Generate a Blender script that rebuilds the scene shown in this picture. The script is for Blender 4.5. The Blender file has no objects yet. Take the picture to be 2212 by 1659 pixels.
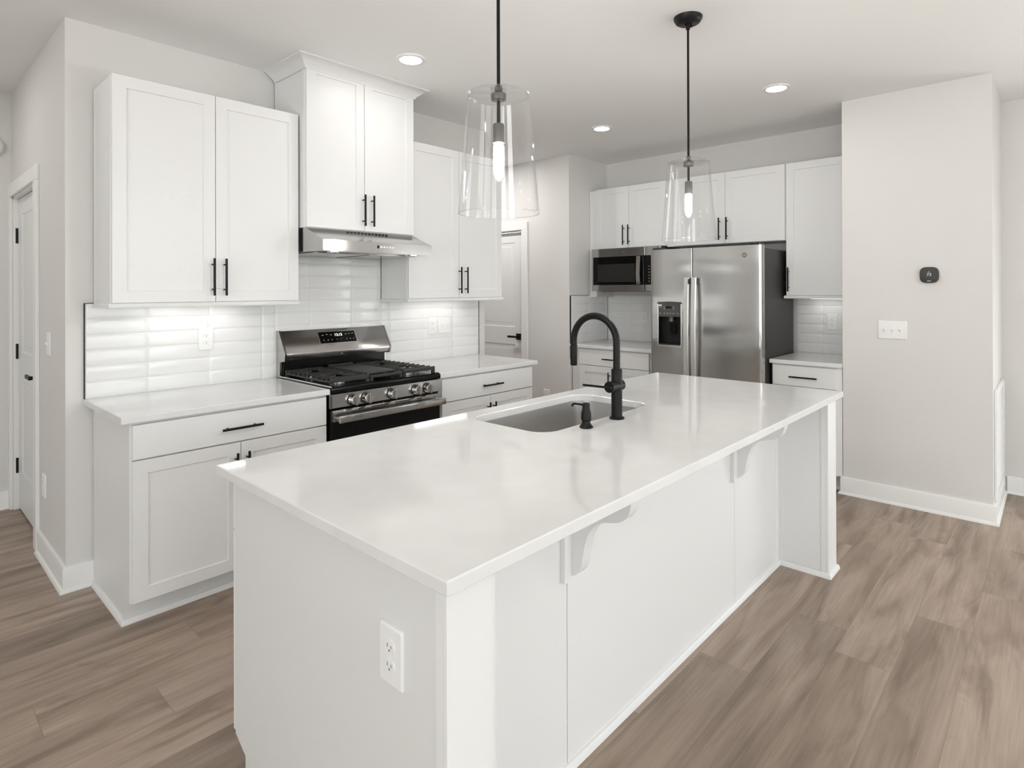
import bpy, bmesh, math, random
from mathutils import Vector, Matrix
PI = math.pi
C = bpy.context.scene.collection
SC = bpy.context.scene

# ------------------------------------------------------------------ camera, world, exposure
CAM = dict(x=-1.6615, y=-3.5072, z=1.4448, yaw=.7467, pit=.0017, rol=-.003, f=1276.63, sy=-206.41)
def make_camera():
    cd = bpy.data.cameras.new('camera'); co = bpy.data.objects.new('camera', cd); C.objects.link(co)
    c, s = math.cos(CAM['yaw']), math.sin(CAM['yaw']); p = CAM['pit']
    fw = Vector((c*math.cos(p), s*math.cos(p), math.sin(p))); r = Vector((s, -c, 0)); u = r.cross(fw)
    cr, sr = math.cos(CAM['rol']), math.sin(CAM['rol'])
    r2 = r*cr + u*sr; u2 = u*cr - r*sr
    m = Matrix((r2, u2, -fw)).transposed().to_4x4()
    m.translation = (CAM['x'], CAM['y'], CAM['z'])
    co.matrix_world = m
    cd.sensor_fit = 'HORIZONTAL'; cd.sensor_width = 36
    cd.lens = CAM['f']*36/2212; cd.shift_y = CAM['sy']/2212
    cd.clip_start = .05
    SC.camera = co
make_camera()
vs = SC.view_settings
vs.view_transform = 'Standard'; vs.look = 'None'; vs.gamma = 1; vs.use_curve_mapping = False
vs.exposure = 0.09
SKY = 12.0            # daylight outside the windows
CAN = 64.0            # recessed downlights
BULB = 285.0
STRIP = 6.5
w = bpy.data.worlds.new('daylight'); SC.world = w; w.use_nodes = True
bg = w.node_tree.nodes['Background']
# bright overcast sky above, an added bright lower half to light the ceiling
_n, _l = w.node_tree.nodes, w.node_tree.links
_tc = _n.new('ShaderNodeTexCoord'); _sp = _n.new('ShaderNodeSeparateXYZ'); _cr = _n.new('ShaderNodeValToRGB'); _mr = _n.new('ShaderNodeMapRange')
_mr.inputs['From Min'].default_value = -1; _l.new(_tc.outputs['Generated'], _sp.inputs[0]); _l.new(_sp.outputs[2], _mr.inputs['Value']); _l.new(_mr.outputs[0], _cr.inputs[0])
_e = _cr.color_ramp.elements; _e[0].position = .46; _e[0].color = (0, 0, 0, 1); _e[1].position = .52; _e[1].color = (1, 1, 1, 1)
_ry = _n.new('ShaderNodeValToRGB'); _my = _n.new('ShaderNodeMapRange'); _my.inputs['From Min'].default_value = -1
_l.new(_sp.outputs[1], _my.inputs['Value']); _l.new(_my.outputs[0], _ry.inputs[0])
_f = _ry.color_ramp.elements; _f[0].position = .12; _f[0].color = (.36, .365, .36, 1); _f[1].position = .26; _f[1].color = (1.02, 1.02, 1.01, 1)   # added ground glow, dimmer to the rear, stronger to the sides
_mx = _n.new('ShaderNodeMix'); _mx.data_type = 'RGBA'; _l.new(_cr.outputs[0], _mx.inputs[0]); _l.new(_ry.outputs[0], _mx.inputs[6]); _mx.inputs[7].default_value = (.51, .53, .545, 1)
_l.new(_mx.outputs[2], bg.inputs['Color']); bg.inputs['Strength'].default_value = SKY

CEIL = 2.762
# ceiling lamps out of frame: some inferred, passage and living-area ones added as fill
for x, y, k in ((2.3, .65, 3.9), (2.3, 1.35, 3.9), (-1.75, .85, 1.7), (-3.6, .5, 1.0), (.42, -2.15, .4), (-1.53, -.78, .4), (-1.53, -2.15, .4), (-1.6, -4.6, .4), (.6, -4.6, .4), (2.4, -4.6, .4), (-3.8, -2.2, .4), (-3.8, -4.6, .4), (.6, -6.4, .4), (-1.8, -6.4, .4)):
    ld = bpy.data.lights.new('downlight', 'AREA'); ld.shape = 'DISK'; ld.size = .12; ld.energy = CAN*PI*.0113*k; ld.color = (1, .98, .955)
    lo = bpy.data.objects.new('downlight', ld); C.objects.link(lo); lo.location = (x, y, CEIL-.004)

# ------------------------------------------------------------------ materials
def mat(name, col, rough=.5, metal=0, spec=.5, emit=None, es=0, coat=0):
    m = bpy.data.materials.new(name); m.use_nodes = True
    b = m.node_tree.nodes['Principled BSDF']
    b.inputs['Base Color'].default_value = (*col, 1); b.inputs['Roughness'].default_value = rough
    b.inputs['Metallic'].default_value = metal; b.inputs['Specular IOR Level'].default_value = spec
    b.inputs['Coat Weight'].default_value = coat
    if emit: b.inputs['Emission Color'].default_value = (*emit, 1); b.inputs['Emission Strength'].default_value = es
    return m
def nodes(m): return m.node_tree.nodes, m.node_tree.links, m.node_tree.nodes['Principled BSDF']
def noise_bump(m, scale, strength, dist=.002, detail=3, vec=None):
    n, l, b = nodes(m)
    tc = n.new('ShaderNodeTexCoord'); no = n.new('ShaderNodeTexNoise'); bu = n.new('ShaderNodeBump')
    no.inputs['Scale'].default_value = scale; no.inputs['Detail'].default_value = detail
    if vec:
        mp = n.new('ShaderNodeMapping'); mp.inputs['Scale'].default_value = vec
        l.new(tc.outputs['Object'], mp.inputs['Vector']); l.new(mp.outputs[0], no.inputs['Vector'])
    else: l.new(tc.outputs['Object'], no.inputs['Vector'])
    bu.inputs['Strength'].default_value = strength; bu.inputs['Distance'].default_value = dist
    l.new(no.outputs['Fac'], bu.inputs['Height']); l.new(bu.outputs[0], b.inputs['Normal'])
    return m
def noise_color(m, c1, c2, scale, detail=2, lo=.35, hi=.65):
    n, l, b = nodes(m)
    tc = n.new('ShaderNodeTexCoord'); no = n.new('ShaderNodeTexNoise'); cr = n.new('ShaderNodeValToRGB')
    no.inputs['Scale'].default_value = scale; no.inputs['Detail'].default_value = detail
    cr.color_ramp.elements[0].color = (*c1, 1); cr.color_ramp.elements[0].position = lo
    cr.color_ramp.elements[1].color = (*c2, 1); cr.color_ramp.elements[1].position = hi
    l.new(tc.outputs['Object'], no.inputs['Vector']); l.new(no.outputs['Fac'], cr.inputs[0]); l.new(cr.outputs[0], b.inputs['Base Color'])
    return m

M = {}
M['wall'] = noise_bump(mat('wall_paint', (.735, .72, .70), .75, spec=.3), 220, .06, .001)
M['ceiling'] = noise_bump(mat('ceiling_paint', (.90, .895, .885), .9, spec=.2), 160, .05, .001)
M['trim'] = noise_bump(mat('trim_paint', (.86, .855, .84), .35, spec=.4), 60, .01, .001)
M['cab'] = noise_bump(mat('cabinet_paint', (.81, .81, .802), .38, spec=.4), 90, .01, .001)
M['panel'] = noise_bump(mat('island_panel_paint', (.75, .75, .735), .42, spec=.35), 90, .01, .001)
M['door'] = noise_bump(mat('door_paint', (.82, .82, .81), .42, spec=.4), 90, .01, .001)
M['tile'] = noise_bump(mat('glazed_tile', (.82, .82, .813), .1, spec=.5), 22, .12, .003, 2)
M['grout'] = mat('grout', (.80, .795, .78), .8)
M['quartz'] = noise_color(mat('quartz', (.85, .85, .84), .07, spec=.5), (.755, .753, .745), (.785, .784, .778), 9, 5)
M['steel'] = mat('stainless_steel', (.50, .49, .475), .15, metal=1)
M['sink_steel'] = noise_bump(mat('satin_sink_steel', (.58, .57, .555), .36, metal=1), 300, .02, .001)
M['steel_smooth'] = mat('polished_steel', (.72, .71, .69), .16, metal=1)
M['steel_dark'] = mat('charcoal_steel', (.035, .034, .032), .42, spec=.3)
M['nickel'] = mat('brushed_nickel', (.78, .765, .745), .3, metal=1)
M['bronze'] = noise_bump(mat('dark_bronze', (.007, .0067, .0064), .4, spec=.22), 60, .02, .001)
M['black'] = mat('matte_black', (.008, .008, .008), .42, spec=.3)
M['gloss_black'] = mat('black_glass', (.004, .004, .004), .08, spec=.22)
M['griddle'] = noise_bump(mat('griddle_iron', (.045, .044, .042), .5, spec=.4), 300, .1, .001)
M['oven_glass'] = mat('oven_window_glass', (.006, .006, .006), .1, spec=.22)
M['socket'] = mat('socket_metal', (.16, .155, .15), .35, metal=.8)
M['thermo'] = mat('thermostat_black', (.03, .03, .028), .5)
M['enamel'] = mat('black_enamel', (.004, .004, .004), .2, spec=.25)
M['iron'] = noise_bump(mat('cast_iron', (.03, .0295, .029), .38, spec=.45), 300, .1, .001)
M['window_dark'] = noise_bump(mat('dark_window_mesh', (.022, .022, .02), .35, spec=.3), 900, .1, .0005)
M['grey_panel'] = mat('dispenser_grey', (.09, .087, .082), .4, metal=.3)
M['plastic'] = mat('white_plastic', (.86, .86, .845), .3)
M['slot'] = mat('dark_slot', (.02, .02, .02), .6)
M['outlet_slot'] = mat('outlet_slot', (.17, .165, .16), .6)
M['mark'] = mat('pale_print', (.5, .5, .48), .5, emit=(.8, .85, .85), es=.25)
M['digit'] = mat('lit_digits', (.8, .85, .85), .5, emit=(.9, .97, 1), es=1.6)
M['dim_digit'] = mat('dim_digits', (.5, .5, .5), .5, emit=(.75, .75, .75), es=.45)
M['emblem'] = mat('emblem_grey', (.22, .215, .19), .4, metal=.6)
M['can'] = mat('downlight_lens', (1, 1, 1), .5, emit=(1, .98, .955), es=CAN)
M['bulb'] = mat('lit_bulb', (1, 1, 1), .3, emit=(1, .965, .92), es=BULB)
M['strip'] = mat('lit_strip', (1, 1, 1), .3, emit=(1, .97, .93), es=STRIP)

def brushed(m, sc, amount=.10, bump=.02):
    n, l, b = nodes(m)
    tc = n.new('ShaderNodeTexCoord'); mp = n.new('ShaderNodeMapping'); no = n.new('ShaderNodeTexNoise')
    mp.inputs['Scale'].default_value = sc; no.inputs['Scale'].default_value = 1; no.inputs['Detail'].default_value = 4
    l.new(tc.outputs['Object'], mp.inputs['Vector']); l.new(mp.outputs[0], no.inputs['Vector'])
    mr = n.new('ShaderNodeMapRange'); r = b.inputs['Roughness'].default_value
    mr.inputs['To Min'].default_value = r-amount; mr.inputs['To Max'].default_value = r+amount
    l.new(no.outputs['Fac'], mr.inputs['Value']); l.new(mr.outputs[0], b.inputs['Roughness'])
    bu = n.new('ShaderNodeBump'); bu.inputs['Strength'].default_value = bump; bu.inputs['Distance'].default_value = .001
    l.new(no.outputs['Fac'], bu.inputs['Height']); l.new(bu.outputs[0], b.inputs['Normal'])
brushed(M['steel'], (3, 400, 400), .03, .03)
brushed(M['nickel'], (300, 300, 3), .05, .02)
def aniso(m, amount, rot):
    # brushed grain: highlights stretch across the brush lines
    n, l, b = nodes(m); t = n.new('ShaderNodeTangent'); t.direction_type = 'RADIAL'; t.axis = 'Z'
    b.inputs['Anisotropic'].default_value = amount; b.inputs['Anisotropic Rotation'].default_value = rot; l.new(t.outputs[0], b.inputs['Tangent'])
aniso(M['steel'], .85, .25)

def fridge_steel():
    m = mat('fridge_steel', (.52, .51, .495), .15, metal=1); n, l, b = nodes(m)
    tc = n.new('ShaderNodeTexCoord')
    def nz(sc, scale, det):
        mp = n.new('ShaderNodeMapping'); mp.inputs['Scale'].default_value = sc
        no = n.new('ShaderNodeTexNoise'); no.inputs['Scale'].default_value = scale; no.inputs['Detail'].default_value = det
        l.new(tc.outputs['Object'], mp.inputs['Vector']); l.new(mp.outputs[0], no.inputs['Vector']); return no
    a = nz((300, 300, 2), 1, 3); g = nz((1, 1, .6), 2.4, 1)
    b1 = n.new('ShaderNodeBump'); b1.inputs['Strength'].default_value = .03; b1.inputs['Distance'].default_value = .001
    b2 = n.new('ShaderNodeBump'); b2.inputs['Strength'].default_value = .12; b2.inputs['Distance'].default_value = .01
    l.new(g.outputs['Fac'], b2.inputs['Height']); l.new(a.outputs['Fac'], b1.inputs['Height']); l.new(b2.outputs[0], b1.inputs['Normal'])
    l.new(b1.outputs[0], b.inputs['Normal'])
    return m
M['fridge'] = fridge_steel()
aniso(M['fridge'], .97, 0)

def thin_glass(name='clear_glass', tint=(1, 1, 1), refl=.9, base=.035):
    m = bpy.data.materials.new(name); m.use_nodes = True; n, l = m.node_tree.nodes, m.node_tree.links
    n.remove(n['Principled BSDF']); out = n['Material Output']
    t = n.new('ShaderNodeBsdfTransparent'); t.inputs['Color'].default_value = (*tint, 1)
    g = n.new('ShaderNodeBsdfGlossy'); g.inputs['Roughness'].default_value = .01
    f = n.new('ShaderNodeLayerWeight'); f.inputs['Blend'].default_value = .5
    pw = n.new('ShaderNodeMath'); pw.operation = 'POWER'; pw.inputs[1].default_value = 4.0
    mu = n.new('ShaderNodeMath'); mu.operation = 'MULTIPLY_ADD'; mu.inputs[1].default_value = refl*.55; mu.inputs[2].default_value = base*refl
    mx = n.new('ShaderNodeMixShader')
    l.new(f.outputs['Facing'], pw.inputs[0]); l.new(pw.outputs[0], mu.inputs[0]); l.new(mu.outputs[0], mx.inputs[0]); l.new(t.outputs[0], mx.inputs[1]); l.new(g.outputs[0], mx.inputs[2]); l.new(mx.outputs[0], out.inputs['Surface'])
    return m
M['glass'] = thin_glass('pendant_glass', (.998, .998, .998), .9)
M['glass_edge'] = thin_glass('pendant_glass_edge', (1, 1, 1), .9, .10)
M['pane'] = thin_glass('window_glass', (.97, .98, .98), .6)

def floor_mat():
    m = mat('oak_plank_floor', (.3, .24, .2), .42, spec=.35); n, l, b = nodes(m)
    tc = n.new('ShaderNodeTexCoord'); sp = n.new('ShaderNodeSeparateXYZ'); l.new(tc.outputs['Object'], sp.inputs[0])
    def math_(op, a, bb=None, c=None):
        nd = n.new('ShaderNodeMath'); nd.operation = op
        for i, v in enumerate((a, bb, c)):
            if v is None: continue
            if isinstance(v, (int, float)): nd.inputs[i].default_value = v
            else: l.new(v, nd.inputs[i])
        return nd.outputs[0]
    X, Y = sp.outputs[0], sp.outputs[1]
    W, L = .195, 1.5
    ys = math_('DIVIDE', math_('ADD', Y, 3.04+.195*60), W); row = math_('FLOOR', ys); fy = math_('FRACT', ys)
    wn = n.new('ShaderNodeTexWhiteNoise'); wn.noise_dimensions = '1D'; l.new(math_('ADD', row, 3.7), wn.inputs['W'])
    xs = math_('ADD', math_('DIVIDE', math_('ADD', X, 20), L), wn.outputs['Value']); col = math_('FLOOR', xs); fx = math_('FRACT', xs)
    cb = n.new('ShaderNodeCombineXYZ'); l.new(row, cb.inputs[0]); l.new(col, cb.inputs[1])
    wid = n.new('ShaderNodeTexWhiteNoise'); wid.noise_dimensions = '2D'; l.new(cb.outputs[0], wid.inputs['Vector'])
    pid = wid.outputs['Value']
    def grain(sx, sy, sc, det, dist=0, off=0):
        c = n.new('ShaderNodeCombineXYZ')
        l.new(math_('MULTIPLY', X, sx), c.inputs[0])
        l.new(math_('MULTIPLY', Y, sy), c.inputs[1])
        l.new(math_('ADD', math_('MULTIPLY', pid, 37), off), c.inputs[2])
        no = n.new('ShaderNodeTexNoise'); no.inputs['Scale'].default_value = sc; no.inputs['Detail'].default_value = det
        no.inputs['Distortion'].default_value = dist; l.new(c.outputs[0], no.inputs['Vector']); return no.outputs['Fac']
    g1 = grain(.9, 6.0, 1.3, 4, 1.3)           # broad soft cathedral figure
    g4 = grain(.55, 1.6, 1.2, 2, .6, 21)       # slow tone drift along a board
    g2 = grain(3, 95, 1.3, 5, .35, 5)          # fine fibre
    g3 = grain(1.9, 4.2, 1.15, 3, 1.1, 11)     # dark knots
    def ramp(v, pts):
        r = n.new('ShaderNodeValToRGB'); e = r.color_ramp.elements
        while len(e) < len(pts): e.new(.5)
        for k, (p, c) in enumerate(pts): e[k].position = p; e[k].color = (*c, 1)
        l.new(v, r.inputs[0]); return r.outputs[0]
    def mix(a, bb, fac, mode='MIX'):
        nd = n.new('ShaderNodeMix'); nd.data_type = 'RGBA'; nd.blend_type = mode
        if isinstance(fac, (int, float)): nd.inputs[0].default_value = fac
        else: l.new(fac, nd.inputs[0])
        for i, v in ((6, a), (7, bb)):
            if isinstance(v, tuple): nd.inputs[i].default_value = (*v, 1)
            else: l.new(v, nd.inputs[i])
        return nd.outputs[2]
    base = ramp(g1, [(.28, (.215, .157, .119)), (.5, (.365, .286, .229)), (.72, (.45, .365, .300))])
    c = mix(base, ramp(g4, [(.35, (.84, .83, .82)), (.65, (1.10, 1.10, 1.10))]), 1, 'MULTIPLY')
    c = mix(c, ramp(g2, [(.3, (.86, .85, .845)), (.7, (1.09, 1.09, 1.09))]), .8, 'MULTIPLY')
    c = mix(c, ramp(pid, [(0, (.90, .895, .89)), (1, (1.09, 1.09, 1.09))]), 1, 'MULTIPLY')
    kn = ramp(g3, [(.60, (0, 0, 0)), (.76, (1, 1, 1))])
    c = mix(c, (.135, .098, .075), math_('MULTIPLY', kn, .66))
    def edge(f, half):  # 1 inside the seam
        a = math_('LESS_THAN', f, half); bb = math_('GREATER_THAN', f, 1-half); return math_('MAXIMUM', a, bb)
    seam = math_('MAXIMUM', edge(fy, .0045), edge(fx, .0009))
    c = mix(c, (.14, .105, .085), math_('MULTIPLY', seam, .4))
    l.new(c, b.inputs['Base Color'])
    bu = n.new('ShaderNodeBump'); bu.inputs['Strength'].default_value = .12; bu.inputs['Distance'].default_value = .001
    l.new(math_('SUBTRACT', g2, seam), bu.inputs['Height']); l.new(bu.outputs[0], b.inputs['Normal'])
    return m
M['floor'] = floor_mat()

# ------------------------------------------------------------------ mesh helpers
class B:
    def __init__(s): s.bm = bmesh.new(); s.mi = 0
    def _done(s, faces):
        for f in faces: f.material_index = s.mi
        return s
    def box(s, x0, x1, y0, y1, z0, z1, bev=0, seg=1):
        n0 = set(s.bm.faces)
        g = bmesh.ops.create_cube(s.bm, size=1)
        vs_ = g['verts']
        for v in vs_:
            v.co = Vector((x0+(v.co.x+.5)*(x1-x0), y0+(v.co.y+.5)*(y1-y0), z0+(v.co.z+.5)*(z1-z0)))
        if bev:
            es = list({e for v in vs_ for e in v.link_edges})
            bmesh.ops.bevel(s.bm, geom=es, offset=bev, segments=seg, affect='EDGES', profile=.5)
        return s._done([f for f in s.bm.faces if f not in n0])
    def loft(s, rings, cap0=True, cap1=True, closed=True):
        n0 = set(s.bm.faces)
        R = [[s.bm.verts.new(p) for p in r] for r in rings]
        for a, b in zip(R, R[1:]):
            k = len(a)
            for i in range(k if closed else k-1):
                s.bm.faces.new((a[i], a[(i+1) % k], b[(i+1) % k], b[i]))
        if cap0: s.bm.faces.new(R[0][::-1])
        if cap1: s.bm.faces.new(R[-1])
        s._done([f for f in s.bm.faces if f not in n0]); return s
    def cyl(s, p0, p1, r0, r1=None, n=20):
        r1 = r0 if r1 is None else r1
        p0, p1 = Vector(p0), Vector(p1); d = (p1-p0).normalized()
        a = d.orthogonal().normalized(); b = d.cross(a)
        ring = lambda p, r: [p + (a*math.cos(2*PI*i/n)+b*math.sin(2*PI*i/n))*r for i in range(n)]
        return s.loft([ring(p0, r0), ring(p1, r1)])
    def lathe(s, prof, c=(0, 0, 0), n=40, axis='z', cap=True):
        c = Vector(c); rings = []
        for r, h in prof:
            rr = []
            for i in range(n):
                t = 2*PI*i/n; u, v = r*math.cos(t), r*math.sin(t)
                rr.append(c + (Vector((u, v, h)) if axis == 'z' else Vector((u, h, v)) if axis == 'y' else Vector((h, u, v))))
            rings.append(rr)
        return s.loft(rings, cap, cap)
    def tube(s, path, r, n=16, caps=True):
        P = [Vector(p) for p in path]; rings = []
        t0 = (P[1]-P[0]).normalized(); a = t0.orthogonal().normalized()
        for i, p in enumerate(P):
            t = (P[min(i+1, len(P)-1)]-P[max(i-1, 0)]).normalized()
            a = (a - t*a.dot(t)).normalized(); b = t.cross(a)
            rad = r[i] if isinstance(r, (list, tuple)) else r
            rings.append([p+(a*math.cos(2*PI*k/n)+b*math.sin(2*PI*k/n))*rad for k in range(n)])
        return s.loft(rings, caps, caps)
    def prism(s, poly, axis, a0, a1):
        f = {'x': lambda p, a: (a, p[0], p[1]), 'y': lambda p, a: (p[0], a, p[1]), 'z': lambda p, a: (p[0], p[1], a)}[axis]
        return s.loft([[f(p, a0) for p in poly], [f(p, a1) for p in poly]])
    def shaker(s, x0, x1, z0, z1, yf, t=.019, st=.057, rec=.007):
        """framed door leaf, front face at y=yf looking to -y"""
        e = .0015
        q = lambda i, y: [(x0+i, y, z0+i), (x1-i, y, z0+i), (x1-i, y, z1-i), (x0+i, y, z1-i)]
        return s.loft([q(0, yf+t), q(0, yf+e), q(e, yf), q(st, yf), q(st+.002, yf+rec), q(st+.003, yf+rec)])
    def slab(s, x0, x1, z0, z1, yf, t=.019):
        e = .0015
        q = lambda i, y: [(x0+i, y, z0+i), (x1-i, y, z0+i), (x1-i, y, z1-i), (x0+i, y, z1-i)]
        return s.loft([q(0, yf+t), q(0, yf+e), q(e, yf)])
def rrect(x0, x1, y0, y1, r, k=6):
    P = []
    for cx, cy, a in ((x1-r, y1-r, 0), (x0+r, y1-r, 90), (x0+r, y0+r, 180), (x1-r, y0+r, 270)):
        for i in range(k+1):
            t = math.radians(a+90*i/k); P.append((cx+r*math.cos(t), cy+r*math.sin(t)))
    return P
def finish(bm, name, sharp=35):
    bmesh.ops.remove_doubles(bm, verts=bm.verts, dist=1e-6)
    bmesh.ops.recalc_face_normals(bm, faces=bm.faces)
    me = bpy.data.meshes.new(name); bm.to_mesh(me); bm.free()
    for p in me.polygons: p.use_smooth = True
    me.set_sharp_from_angle(angle=math.radians(sharp))
    return me
def obj(name, b, m, parent=None, label=None):
    me = finish(b.bm, name)
    for k in (m if isinstance(m, (list, tuple)) else [m]): me.materials.append(M[k])
    o = bpy.data.objects.new(name, me); C.objects.link(o)
    if parent: o.parent = parent
    if label: o['label'] = label
    return o
def pieces(name, b, m, parent=None):
    """every separate piece of the builder becomes an object of its own"""
    bm = b.bm; bmesh.ops.remove_doubles(bm, verts=bm.verts, dist=1e-6); seen = set(); out = []
    for v in list(bm.verts):
        if v in seen: continue
        grp = [v]; seen.add(v)
        for q in grp:
            for e in q.link_edges:
                o = e.other_vert(q)
                if o not in seen: seen.add(o); grp.append(o)
        nb = B(); mp = {q: nb.bm.verts.new(q.co) for q in grp}
        for f in {f for q in grp for f in q.link_faces}: nb.bm.faces.new([mp[q] for q in f.verts])
        out.append(obj(name, nb, m, parent))
    bm.free(); return out
def thing(name, label, cat, loc=(0, 0, 0), rz=0, group=None):
    o = bpy.data.objects.new(name, None); C.objects.link(o); o.empty_display_size = .1
    o.location = loc; o.rotation_euler = (0, 0, rz); o['label'] = label; o['category'] = cat
    if group: o['group'] = group
    return o
def tag(o, label, cat, group=None):
    o['label'] = label; o['category'] = cat
    if group: o['group'] = group
    return o
def struct(name, b, m, parent=None):
    o = obj(name, b, m, parent)
    if not parent: o['kind'] = 'structure'
    return o
def struct_root(name, loc=(0, 0, 0), rz=0):
    o = bpy.data.objects.new(name, None); C.objects.link(o); o.location = loc; o.rotation_euler = (0, 0, rz); o['kind'] = 'structure'; return o
def text(name, s, size, loc, m, parent, rot=(PI/2, 0, 0), ext=.0004, align='CENTER', shear=0):
    cu = bpy.data.curves.new(name, 'FONT'); cu.body = s; cu.size = size; cu.extrude = ext; cu.align_x = align; cu.align_y = 'CENTER'; cu.shear = shear
    t = bpy.data.objects.new(name+'_curve', cu); C.objects.link(t)
    dg = bpy.context.evaluated_depsgraph_get(); me = bpy.data.meshes.new_from_object(t.evaluated_get(dg))
    bpy.data.objects.remove(t); me.name = name
    me.transform(Matrix.Translation(loc) @ (Matrix.Rotation(rot[2], 4, 'Z') @ Matrix.Rotation(rot[0], 4, 'X')))
    me.materials.clear(); me.materials.append(M[m])
    o = bpy.data.objects.new(name, me); C.objects.link(o); o.parent = parent; return o
R90 = -PI/2   # fronts that look to -x

# ------------------------------------------------------------------ room shell
XB, XC, XF = 2.95, 2.983, 3.613
AL, AR = -1.035, 1.79         # ends of the range wall
struct('floor', B().box(-5.8, 4.2, -7.8, 2.3, -.1, 0), 'floor')
struct('ceiling', B().box(-5.8, 4.2, -7.8, 2.3, CEIL, CEIL+.12), 'ceiling')
struct('wall_range', B().box(AL, AR, 0, .12, 0, CEIL), 'wall')
b = B().box(AL, AL+.12, .12, .728, 0, CEIL).box(AL, AL+.12, 1.575, 2.15, 0, CEIL).box(AL, AL+.12, .728, 1.575, 2.07, CEIL)
struct('wall_hall_side', b, 'wall')
struct('wall_hall_end', B().box(-5.6, AL, 1.64, 1.76, 0, CEIL), 'wall')
b = B().box(XB, XB+.12, .12, .627, 0, CEIL).box(XB, XB+.12, 1.392, 2.15, 0, CEIL).box(XB, XB+.12, .627, 1.392, 2.07, CEIL)
struct('wall_pantry', b, 'wall')
struct('wall_passage', B().box(AL+.12, XB, 2.03, 2.15, 0, CEIL), 'wall')
struct('wall_alcove_side', B().box(XB, XF, 0, .12, 0, CEIL), 'wall')
struct('wall_fridge', B().box(XF, XF+.12, -2.386, .12, 0, CEIL), 'wall')
struct('wall_thermostat', B().box(XC, 3.78, -3.21, -2.386, 0, CEIL), 'wall')

def windowed_wall(name, axis, c0, c1, lo, hi, wins, idx, inward=1, z0=.55, z1=2.35):
    """wall with openings (a,b) between sill and head heights; frames and panes stand in them"""
    b = B()
    def bx(a0, a1, q0, q1):
        (b.box(a0, a1, c0, c1, q0, q1) if axis == 'y' else b.box(c0, c1, a0, a1, q0, q1))
    p = lo
    for a0, a1 in wins:
        bx(p, a0, 0, CEIL); bx(a0, a1, 0, z0); bx(a0, a1, z1, CEIL); p = a1
    bx(p, hi, 0, CEIL)
    struct(name, b, 'wall')
    for k, (a0, a1) in enumerate(wins):
        w_ = a1-a0; h = z1-z0; t = abs(c1-c0)
        rt = struct_root('window_%d' % (idx+k), (((a0+a1)/2, (c0+c1)/2, z0) if axis == 'y' else ((c0+c1)/2, (a0+a1)/2, z0)), 0 if axis == 'y' else PI/2)
        f = B(); fw = .05
        f.box(-w_/2, -w_/2+fw, -t/2, t/2, 0, h); f.box(w_/2-fw, w_/2, -t/2, t/2, 0, h)
        f.box(-w_/2+fw, w_/2-fw, -t/2, t/2, 0, fw); f.box(-w_/2+fw, w_/2-fw, -t/2, t/2, h-fw, h)
        f.box(-.03, .03, -.04, .04, fw, h-fw); f.box(-w_/2+fw, w_/2-fw, -.03, .03, h/2-.025, h/2+.025)
        for s in (-1, 1): f.box(s*w_/4-.01, s*w_/4+.01, -.012, .012, fw, h-fw)
        for zz in (.27, .73): f.box(-w_/2+fw, w_/2-fw, -.011, .011, h*zz-.01, h*zz+.01)
        struct('window_frame', f, 'trim', rt)
        struct('window_pane', B().box(-w_/2+fw, w_/2-fw, -.003, .003, fw, h-fw), 'pane', rt)
        ld = bpy.data.lights.new('daylight_portal', 'AREA'); ld.shape = 'RECTANGLE'; ld.size = w_; ld.size_y = h; ld.cycles.is_portal = True
        lo_ = bpy.data.objects.new('daylight_portal', ld); C.objects.link(lo_)
        d = (Vector((0, 1, 0)) if axis == 'y' else Vector((1, 0, 0)))*inward      # into the room
        lo_.location = Vector(rt.location)+Vector((0, 0, h/2)) - d*(t/2+.02)
        lo_.rotation_euler = (PI/2, 0, 0) if axis == 'y' else (PI/2, 0, -PI/2*inward)
windowed_wall('wall_rear', 'y', -7.72, -7.6, -5.6, 3.9, [(-4.6, -2.9), (-2.1, -.2), (.2, 2.0)], 1)
windowed_wall('wall_right', 'x', 3.78, 3.9, -7.72, -3.21, [(-5.3, -3.9)], 6, -1, .06, 1.8)  # unseen window added to brighten the right side and its ceiling
windowed_wall('wall_left', 'x', -5.72, -5.6, -7.72, 1.76, [(-6.0, -4.4), (-3.4, -1.8)], 4)

# baseboards with shoe moulding
def baseboard(name, pts):
    """pts: polyline on the wall faces, the room on its right-hand side"""
    P = [Vector((*p, 0)) for p in pts]; b = B()
    prof = [(0, 0), (.028, 0), (.028, .006), (.022, .016), (.015, .019), (.015, .108), (.011, .118), (0, .12)]
    nrm = []
    for a, c in zip(P, P[1:]):
        d = (c-a).normalized(); nrm.append(Vector((d.y, -d.x, 0)))
    rings = []
    for i, p in enumerate(P):
        if i == 0: m = nrm[0]
        elif i == len(P)-1: m = nrm[-1]
        else:
            m = nrm[i-1]+nrm[i]; m = m/(m.dot(nrm[i]))
        rings.append([p+m*o+Vector((0, 0, z)) for o, z in prof])
    b.loft(rings)
    struct(name, b, 'trim')
baseboard('baseboard_range', [(AL, .635), (AL, 0), (-.9255, 0)])
baseboard('baseboard_hall', [(-5.6, 1.64), (AL, 1.64)])
baseboard('baseboard_thermostat', [(XC+.04, -2.386), (XC, -2.386), (XC, -3.21), (3.78, -3.21)][0:4])
baseboard('baseboard_right', [(3.78, -3.235), (3.78, -7.6)])
baseboard('baseboard_pantry', [(XB, .55), (XB, 0), (XB+.01, 0)])

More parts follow.
